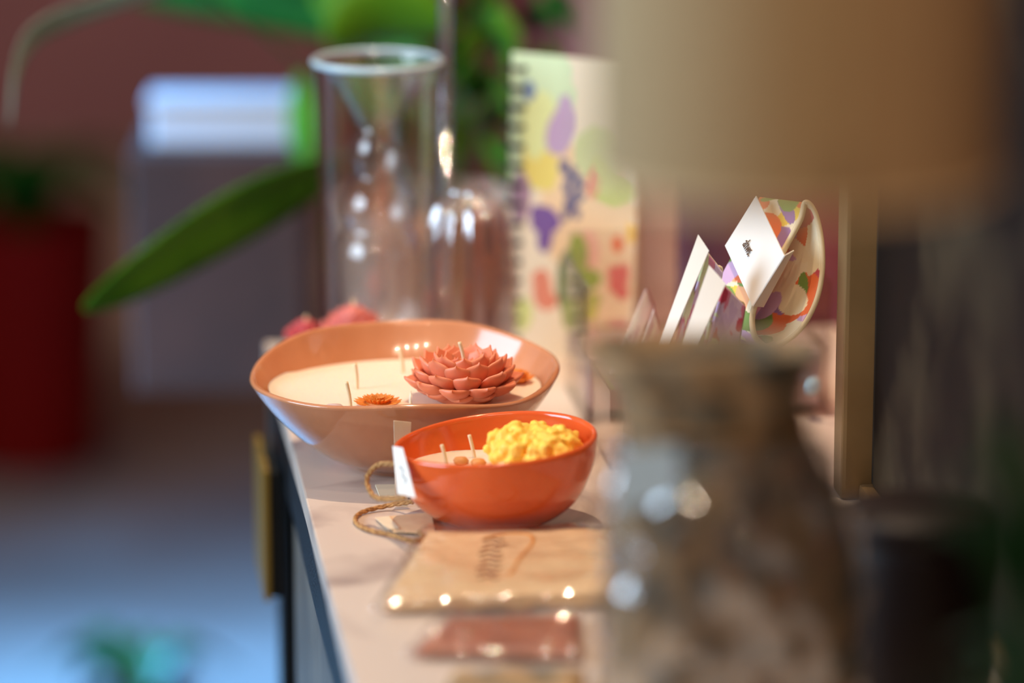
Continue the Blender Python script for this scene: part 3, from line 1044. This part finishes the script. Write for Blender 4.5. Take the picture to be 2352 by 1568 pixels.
def pouch(label, pts, seed, depth, tilt=.012):
    """folded floral pouch in a white paper sleeve: outer card polygon, floral flap polygon"""
    cardp, flap, flap2 = pts
    o0 = Q(cardp[2][0], cardp[2][1], depth)
    t = thing('floral_pouch', label, 'pouch', o0)

    def pl(q, dd):
        return [Q(x, y, depth + dd_) - o0 for (x, y), dd_ in zip(q, dd)]
    A = pl(cardp, (.015, .010, 0, -.004))
    obj('paper_sleeve', sheet(bil(*A), 6, 8, .0012), M['white_card'], t, False)
    B = pl(flap, (.020, .034, .004, .02))
    o = obj('floral_panel', sheet(bil(*B), 30, 40, .002), M['print'], t)
    lil = [c(206, 178, 214), c(212, 186, 218), c(206, 120, 150), c(190, 60, 90), c(214, 222, 170), c(196, 168, 206)]
    paint(o, 30, 40, blobs_fn(seed, .22, c(206, 180, 210), lil, 30))
    obj('bound_edge', tube(catmull([B[0] * .5 + A[0] * .5, B[0], B[0] * .3 + B[1] * .7, B[1], B[1] * .5 + B[3] * .5, B[3]], 6), .0017, 8), M['cream_edge'], t)
    Cc = pl(flap2, (.012, .016, .002, .006))
    o = obj('inner_fold', sheet(bil(*Cc), 12, 16, .002), M['print'], t)
    paint(o, 12, 16, blobs_fn(seed + 3, .25, c(222, 226, 190), lil, 10))
    return t


def rp(q):   # zoomed crop coordinates of the photograph to its pixels
    return [(1280 + x * .3061, 420 + y * .3061) for x, y in q]


pouch('narrow floral pouch in a tall white paper sleeve, left of the other pouch', (
    rp([(1060, 390), (1140, 510), (735, 1300), (805, 1300)]),
    rp([(1110, 520), (1225, 670), (900, 1280), (1100, 1290)]),
    rp([(1000, 760), (1035, 890), (860, 1290), (960, 1300)])), 11, 2.617)
pouch('lilac floral pouch in a white paper sleeve, directly left of the lettered card', (
    rp([(1140, 620), (1265, 760), (895, 1330), (1002, 1330)]),
    rp([(1240, 770), (1395, 930), (1080, 1330), (1330, 1330)]),
    rp([(1135, 1030), (1160, 1100), (1070, 1330), (1160, 1330)])), 21, 2.597)

# clear sleeved cards left of the pouches
for (pts, lab, dd) in ((rp([(660, 800), (715, 930), (400, 1420), (520, 1420)]), 'pinkish card in a shiny clear sleeve, nearest to the floral planner', 2.80),
                       (rp([(720, 950), (775, 1120), (545, 1480), (665, 1480)]), 'pale card in a clear sleeve just left of the narrow pouch', 2.76)):
    q = [Q(x, y, dd) for x, y in pts]
    q[2] = Q(pts[2][0], pts[2][1], dd - .03)
    q[3] = Q(pts[3][0], pts[3][1], dd - .03)
    t = thing('sleeved_card', lab, 'card', q[2])
    rl = [k - q[2] for k in q]
    o = obj('card', sheet(bil(*rl), 12, 12, .001), M['print'], t, False)
    paint(o, 12, 12, blobs_fn(int(dd * 100), .2, c(226, 206, 202), [c(222, 190, 190), c(232, 222, 210), c(206, 170, 176)], 12))
    ct = (rl[0] + rl[1] + rl[2] + rl[3]) / 4
    obj('clear_sleeve', sheet(bil(*[ct + (k - ct) * 1.08 + Vector((0, -.003, 0)) for k in rl]), 8, 8, .0004), M['cello_crisp'], t)

# ------------------------------------------------------------------ floral spiral planner
nb0, nb1 = T(1158, 806), T(1450, 846)
hN = .242
t = thing('spiral_planner', 'floral watercolour spiral bound planner standing upright behind the bowls', 'planner', nb0)
dN = nb1 - nb0
back = Vector((dN.y, -dN.x, 0)).normalized()
if back.y < 0:
    back = -back
NU, NV = 90, 180
lean = back * .012
Nf = bil(Vector((0, 0, 0)), dN, Vector((0, 0, hN)) + lean, dN + Vector((0, 0, hN)) + lean)
o = obj('cover', sheet(Nf, NU, NV, .002), M['print'], t, False)
PUR, LIL, YEL, GRN, OLV, COR, RED, ORG, GRY, MNT, PCH = c(120, 84, 150), c(190, 160, 190), c(232, 212, 110), c(150, 165, 60), c(112, 128, 84), c(228, 140, 112), c(220, 104, 90), c(226, 100, 40), c(112, 100, 124), c(208, 226, 180), c(238, 204, 160)
PB = [  # (x, y, rx, ry, rotation degrees, colour) in photograph pixels
    (1200, 260, 120, 190, 10, MNT), (1255, 350, 55, 90, 10, YEL), (1240, 290, 50, 80, 0, c(224, 230, 160)), (1350, 480, 110, 160, 0, PCH), (1390, 600, 70, 200, 0, PCH), (1380, 350, 60, 60, 0, c(206, 214, 150)),
    (1290, 300, 34, 60, 20, LIL), (1300, 255, 18, 40, 0, LIL), (1216, 208, 14, 24, 0, c(120, 140, 170)), (1255, 395, 26, 46, 0, YEL),
    (1410, 430, 48, 40, 0, c(196, 206, 110)), (1385, 400, 30, 40, 0, c(206, 214, 130)), (1365, 420, 14, 36, 10, COR),
    (1300, 385, 14, 20, -20, GRY), (1318, 405, 14, 24, 20, GRY), (1305, 430, 12, 18, 0, GRY), (1335, 420, 12, 18, 30, GRY), (1312, 465, 16, 26, 0, GRY), (1328, 450, 14, 20, 40, GRY), (1300, 490, 10, 20, 10, GRY), (1325, 490, 9, 16, 0, GRY),
    (1250, 505, 32, 34, 0, PUR), (1252, 545, 18, 36, 5, PUR), (1232, 490, 14, 20, 0, PUR), (1270, 510, 18, 22, 0, PUR),
    (1195, 450, 24, 60, 0, c(176, 140, 160)), (1350, 580, 28, 50, 0, c(236, 176, 150)),
    (1300, 640, 20, 70, 5, OLV), (1330, 575, 22, 40, -10, GRN), (1352, 640, 30, 24, 0, GRN), (1325, 620, 18, 60, 20, c(150, 160, 70)), (1330, 665, 26, 14, 0, OLV), (1345, 710, 30, 26, 30, c(196, 186, 74)), (1310, 720, 20, 40, 0, c(150, 160, 84)), (1362, 690, 18, 20, 0, c(180, 176, 80)),
    (1418, 562, 13, 20, 0, ORG), (1450, 535, 10, 26, 0, c(240, 190, 60)), (1416, 640, 18, 34, 20, RED), (1428, 670, 16, 20, 0, RED), (1408, 625, 12, 16, 0, RED), (1436, 630, 10, 24, 0, RED),
    (1245, 660, 20, 44, 0, COR), (1255, 690, 26, 22, 0, COR), (1235, 640, 14, 20, 0, COR), (1360, 790, 50, 24, 0, LIL), (1200, 720, 24, 40, 0, c(214, 220, 140)), (1420, 760, 24, 30, 0, c(236, 196, 170)),
]


def nbcol(u, v):
    p = nb0 + Vector(Nf(u, v))
    d = p - CAM
    k = d.dot(FWD)
    px, py = 1176 + FPX * d.dot(RGT) / k, 784 - FPX * d.dot(UPV) / k
    col = c(240, 224, 196)
    for (x, y, a, b, r, cc) in PB:
        r = math.radians(r)
        dx, dy = px - x, py - y
        p_, q_ = dx * math.cos(r) + dy * math.sin(r), -dx * math.sin(r) + dy * math.cos(r)
        w_ = 1 + .25 * noise.noise(Vector((px * .03, py * .03, x * .1)))
        if (p_ / a) ** 2 + (q_ / b) ** 2 < w_:
            col = cc
    return col


paint(o, NU, NV, nbcol)
obj('pages', join((lambda q: (q, [[0, 1, 2, 3], [4, 5, 6, 7], [0, 1, 5, 4], [1, 2, 6, 5], [2, 3, 7, 6], [3, 0, 4, 7]]))([Vector(Nf(u, v)) + back * d_ for d_ in (.0035, .014) for u, v in ((.03, .01), (.98, .01), (.98, .99), (.03, .99))])), M['cream_card'], t, False)
side = dN.normalized()
for k in range(15):
    z = .012 + k * (hN - .024) / 14
    bz = lean * (z / hN)
    obj('binding_ring', tube([bz + side * (.0095 * math.cos(a) + .005) + back * (.0105 * math.sin(a) + .005) + Vector((0, 0, z)) for a in [2 * PI * i / 20 for i in range(20)]], .0018, 6, True), M['gunmetal'], t)

# pale mauve box beside the planner
p0 = T(1457, 818)
t = tag(obj('gift_box', box(0, .034, 0, .05, 0, .156, .001), M['mauve'], None, False, loc=p0), 'tall pale mauve box standing right of the floral planner', 'box')
t.rotation_euler = (0, 0, 0)

# ------------------------------------------------------------------ glass vases
pv = T(872, 828)
kv = (pv - CAM).dot(FWD) / FPX
hv = .2405
t = thing('glass_vase', 'tall double walled clear glass vase with a bulbous inner funnel', 'vase', pv)
RW = 143 * kv
oc = [(RW * .90, .0), (RW * .93, .002), (RW * .94, .05), (RW * .955, .12), (RW * .97, .18), (RW, hv - .004), (RW * 1.02, hv - .001), (RW * 1.02, hv + .001)]
ir = [(RW * .98, hv + .002), (RW * .94, hv), (RW * .62, hv - .025), (RW * .34, hv - .047), (RW * .30, hv - .052), (RW * .40, hv - .062), (RW * .44, hv - .072), (RW * .38, hv - .085), (RW * .36, hv - .09), (RW * .52, hv - .102), (RW * .60, hv - .115), (RW * .54, hv - .128), (RW * .52, hv - .132), (RW * .66, hv - .145), (RW * .70, hv - .165), (RW * .66, .022), (RW * .4, .012), (0, .012)]
obj('outer_wall', lathe([(0, 0), (RW * .8, 0)] + oc + [(RW * .98, hv + .0015), (RW * .965, hv - .004), (RW * .935, .18), (RW * .92, .12), (RW * .905, .05), (RW * .88, .004), (0, .004)], 64), M['glass'], t)
iw = [(max(r - .0016, 0), z + .0016 if r == 0 else z) for r, z in ir]
obj('inner_funnel', lathe(spline_prof(ir, 3) + spline_prof(iw, 3)[::-1], 64), M['glass'], t)
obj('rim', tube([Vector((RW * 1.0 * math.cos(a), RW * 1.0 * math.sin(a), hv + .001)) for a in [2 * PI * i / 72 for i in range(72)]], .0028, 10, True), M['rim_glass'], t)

pv2 = T(1078, 872)
k2 = (pv2 - CAM).dot(FWD) / FPX
R2 = 101 * k2
h2 = .148
t = thing('ribbed_vase', 'squat ribbed clear glass vase between the tall glass vase and the planner', 'vase', pv2)


def rib(a, r, z, k):
    f = 1 + .085 * math.cos(12 * a)
    return Vector((r * f * math.cos(a), r * f * math.sin(a), z))


op = spline_prof([(R2 * .7, .0), (R2 * .82, .004), (R2 * .95, .03), (R2 * 1.0, .06), (R2 * .98, .095), (R2 * .92, .118), (R2 * .78, .137), (R2 * .55, h2 - .002), (R2 * .42, h2), (R2 * .38, h2 + .004)], 4)
obj('vase_body', lathe([(0, 0)] + op + [(r - .002, z) for r, z in op[::-1][:-3]] + [(R2 * .7, .004), (0, .004)], 100, rib), M['ribbed_glass'], t)

p = T(1026, 808)
t = tag(obj('glass_tube', lathe([(0, 0), (.0065, 0), (.0065, .30), (.0052, .30), (.0052, .004), (0, .004)], 24), M['glass'], None, loc=p), 'tall thin clear glass tube standing behind the glass vases', 'glass tube')
# pink flower candles behind the big bowl
def peony(label, loc, R, m, seed, flat=1.0, lift=.0):
    rnd = random.Random(seed)
    t = thing('flower_candle', label, 'candle', loc)
    V = []
    for k, (n, f) in enumerate(((9, 1.0), (9, .85), (8, .65), (6, .45), (4, .25))):
        for i in range(n):
            al = 10 + k * 14
            V.append(petal(R * (.9 - .08 * k), R * .32, R * .07, math.radians(al * flat), math.radians((al + 65) * flat), R * .25 * f, lift + R * (.12 + .12 * k), 2 * PI * i / n + rnd.uniform(-.15, .15) + k * .4, cup=.4, ns=6, nr=8, nib=.02))
    obj('petals', join(*V), m, t)
    obj('base', lathe([(0, .0003), (R * .7, .0003), (R * .7, lift), (R * .6, lift + R * .2), (R * .4, lift + R * .6), (R * .2, lift + R * .9), (0, lift + R * .92)], 24), m, t)
    obj('wick', tube([(0, 0, lift + R * .8), (.0005, 0, lift + R * 1.3)], .001, 6), M['wick'], t)


q = T(812, 905)
peony('pale pink peony shaped wax candle behind the left rim of the large bowl', (q.x, q.y, TZ), .026, M['pale_pink_wax'], 3, 1.0, .041)
q = T(704, 878)
peony('raspberry pink wax flower candle at the table edge behind the large bowl', (q.x, q.y, TZ), .018, M['red_pink_wax'], 4, .8, .030)


# ------------------------------------------------------------------ plants
def pot(t, r0, r1, h, m, sh=.85):
    obj('pot', lathe([(0, 0), (r0, 0), (r0 * 1.02, .004), (r1, h), (r1 * 1.02, h + .003), (r1 * .96, h + .003), (r1 * .9, h * sh), (0, h * sh)], 48), m, t)
    obj('soil', lathe([(0, h * sh + .001), (r1 * .89, h * sh + .001), (r1 * .8, h * sh + .006), (0, h * sh + .010)], 32), M['soil'], t)


def leaf(t, P, wid, m, side=None, droop=.25):
    o = obj('leaf', leaf_vf([Vector(p) - Vector(t.location) for p in P], wid, droop, side), m, t)
    return o


pp = CAM + Vector((math.sin(YAW), math.cos(YAW), 0)) * 3.62 + RGT * -.077
pp.z = .645
st = thing('plant_stand', 'small round wooden plant stand behind the far end of the table', 'stand', (pp.x, pp.y, 0))
obj('stand_top', lathe([(0, .62), (.095, .62), (.10, .624), (.10, .640), (.096, .6445), (0, .6445)], 40), M['grey_wood'], st)
for k in range(3):
    a = 2 * PI * k / 3 + .4
    obj('leg', tube([(.08 * math.cos(a), .08 * math.sin(a), .621), (.10 * math.cos(a), .10 * math.sin(a), 0)], [.013, .010], 12), M['grey_wood'], st)
t = thing('potted_plant', 'leafy green plant in a tan pot behind the glass vases', 'plant', pp)
pot(t, .066, .088, .205, M['terracotta'])
top = pp + Vector((0, 0, .07))


def stem_leaf(px0, py0, px1, py1, d, wid, m, mid=None, d1=None, side=None, stem=True, droop=.25):
    a, b = Q(px0, py0, d), Q(px1, py1, d if d1 is None else d1)
    c_ = (a + b) / 2 + Vector((0, 0, .02)) if mid is None else Q(mid[0], mid[1], (d + (d1 or d)) / 2)
    lf = leaf(t, [a, c_, b], wid, m, side if side is not None else (UPV * .75 - FWD * .66), droop)
    if stem:
        l0 = Vector((0, 0, .185))
        a_ = a - Vector(t.location)
        obj('stalk', tube(catmull([l0 + Vector((random.uniform(-.03, .03), random.uniform(-.03, .03), -.002)), (l0 + a_) / 2 + Vector((0, 0, .03)), a_, a_ * .85 + (c_ - Vector(t.location)) * .15], 5), .0018, 6), M['stem'], t)
    return lf


stem_leaf(780, 375, 190, 705, 3.36, .034, M['leaf'], mid=(500, 505), d1=3.22)
stem_leaf(860, 60, 250, -40, 3.8, .040, M['leaf_dark'], mid=(560, -30), d1=3.95)
stem_leaf(760, 110, 1040, 60, 3.62, .045, M['leaf_bright'], mid=(880, 40))
stem_leaf(700, 380, 690, 170, 3.75, .014, M['leaf'], mid=(694, 280), side=RGT)
stem_leaf(420, -40, 18, 290, 3.3, .012, M['leaf_grey'], mid=(75, 75), d1=3.22)
stem_leaf(1000, 180, 720, -20, 3.7, .035, M['leaf_bright'], mid=(850, 30))
stem_leaf(960, 330, 790, 160, 3.6, .030, M['leaf'], mid=(880, 230))
stem_leaf(1000, 330, 860, 300, 3.58, .026, M['leaf_dark'], mid=(930, 290))
rr = random.Random(5)
for k in range(34):
    x, y = rr.uniform(1040, 1290), rr.uniform(-60, 330)
    a = rr.uniform(-1, 1)
    stem_leaf(x, y, x + 75 * math.sin(a * 2), y + rr.uniform(40, 120), 3.55 + rr.uniform(0, .15), rr.uniform(.009, .016), M[rr.choice(['leaf', 'leaf_dark', 'leaf_dark', 'leaf_bright'])], mid=(x + 30 * math.sin(a * 2) - 10, y + 30), stem=(k % 3 == 0))
for k in range(14):
    x, y = rr.uniform(720, 1020), rr.uniform(-60, 300)
    stem_leaf(x, y, x + rr.uniform(-110, 110), y + rr.uniform(30, 110), 3.78 + rr.uniform(0, .15), rr.uniform(.014, .024), M[rr.choice(['leaf', 'leaf_dark', 'leaf_bright'])], stem=(k % 3 == 0))

# red floor pot with a dark plant, at the left
p = F(75, 1050)
t = thing('floor_planter', 'tall deep red floor planter at the far left', 'planter', p)
pot(t, .105, .135, .385, M['red_pot'])
for k in range(9):
    a = 2 * PI * k / 9
    top = p + Vector((0, 0, .34))
    leaf(t, [top, top + Vector((.09 * math.cos(a), .09 * math.sin(a), .12)), top + Vector((.2 * math.cos(a), .2 * math.sin(a), .12 + .05 * math.sin(3 * k)))], .03, M['leaf_dark'])
# raised brown cabinet with a white box on it
p = CAM + Vector((math.sin(YAW), math.cos(YAW), 0)) * 3.72 + RGT * -.272
t = thing('side_cabinet', 'brown wooden cabinet on one side panel behind the left end of the big table', 'cabinet', (p.x, p.y, 0), -YAW)
obj('cabinet_body', box(-.105, .068, 0, .22, .635, .880, .004), M['taupe_pot'], t, False)
obj('support_panel', box(.048, .066, .01, .21, .0, .6345, .002), M['taupe_pot'], t, False)
obj('foot', box(-.02, .066, .03, .19, .0, .0, .0) if False else box(.0, .0478, .06, .16, .0005, .02, .002), M['taupe_pot'], t, False)
q = CAM + Vector((math.sin(YAW), math.cos(YAW), 0)) * 3.75 + RGT * -.284
t = thing('storage_box', 'white lidded box on the brown cabinet behind the left of the glass vase', 'box', (q.x, q.y, .8805), -YAW)
obj('box_body', box(-.075, .078, 0, .065, 0, .038, .004), M['white_box'], t, False)
obj('lid', box(-.078, .081, -.003, .068, .0385, .048, .003), M['white_box'], t, False)
# low plant on the lit floor
p = F(330, 1790)
t = thing('potted_plant', 'low spreading green plant on the daylit floor at the lower left', 'plant', p)
pot(t, .06, .075, .10, M['dark_pot'])
top = p + Vector((0, 0, .09))
for (px, py, wd, mm) in ((70, 1560, .022, 'leaf_deep'), (140, 1505, .03, 'leaf_deep'), (260, 1520, .034, 'leaf_deep'), (330, 1560, .03, 'leaf_deep'), (420, 1545, .03, 'leaf_deep'), (520, 1535, .024, 'leaf_deep'), (570, 1560, .02, 'leaf_deep'), (180, 1575, .03, 'leaf_deep')):
    e_ = Q(px, py, 4.62)
    leaf(t, [top, (top + e_) / 2 + Vector((0, 0, .05)), e_], wd, M[mm])
# dark plant close on the right
p = CAM + Vector((math.sin(YAW), math.cos(YAW), 0)) * 1.62 + RGT * .232
t = thing('potted_plant', 'dark leafy plant close to the camera at the right edge', 'plant', (p.x, p.y, TZ))
pot(t, .03, .036, .06, M['dark_pot'])
for k in range(16):
    a = rr.uniform(0, 2 * PI)
    h_ = rr.uniform(.02, .2)
    s0 = Vector(t.location) + Vector((0, 0, .055))
    e0 = s0 + Vector((rr.uniform(.004, .02) * math.cos(a), .02 * math.sin(a), h_))
    leaf(t, [s0, e0, e0 + Vector((.035 * math.cos(a), .035 * math.sin(a), rr.uniform(.0, .05)))], rr.uniform(.010, .016), M['leaf_deep'])

# ------------------------------------------------------------------ spot lamps on the ceiling, the last two added as shop fill
for (x, y, z, tx_, ty_, lab) in ((.28, 2.70, 2.78, .30, 2.66, 'small black ceiling spot above the candle bowls'), (.40, 2.5, 2.78, .37, 3.4, 'small black ceiling spot aimed at the glass vases'), (.28, 1.9, 2.78, .25, 2.2, 'small black ceiling spot above the near end of the table'), (.1, 7.0, 2.78, .1, 7.6, 'small black ceiling spot added as fill before the rose wall'), (0, 5.9, 2.78, .2, 6.1, 'small black ceiling spot added as fill above the floor planters')):
    t = thing('ceiling_spot', lab, 'lamp', (x, y, CEIL))
    obj('mount', lathe([(0, -.0005), (.04, -.0005), (.04, -.02), (.012, -.024), (0, -.024)], 24), M['black'], t)
    obj('lamp_head', lathe([(.030, -.1), (.034, -.1), (.034, -.03), (.02, -.022), (.02, -.03), (.030, -.034)], 24, closed=True), M['black'], t)
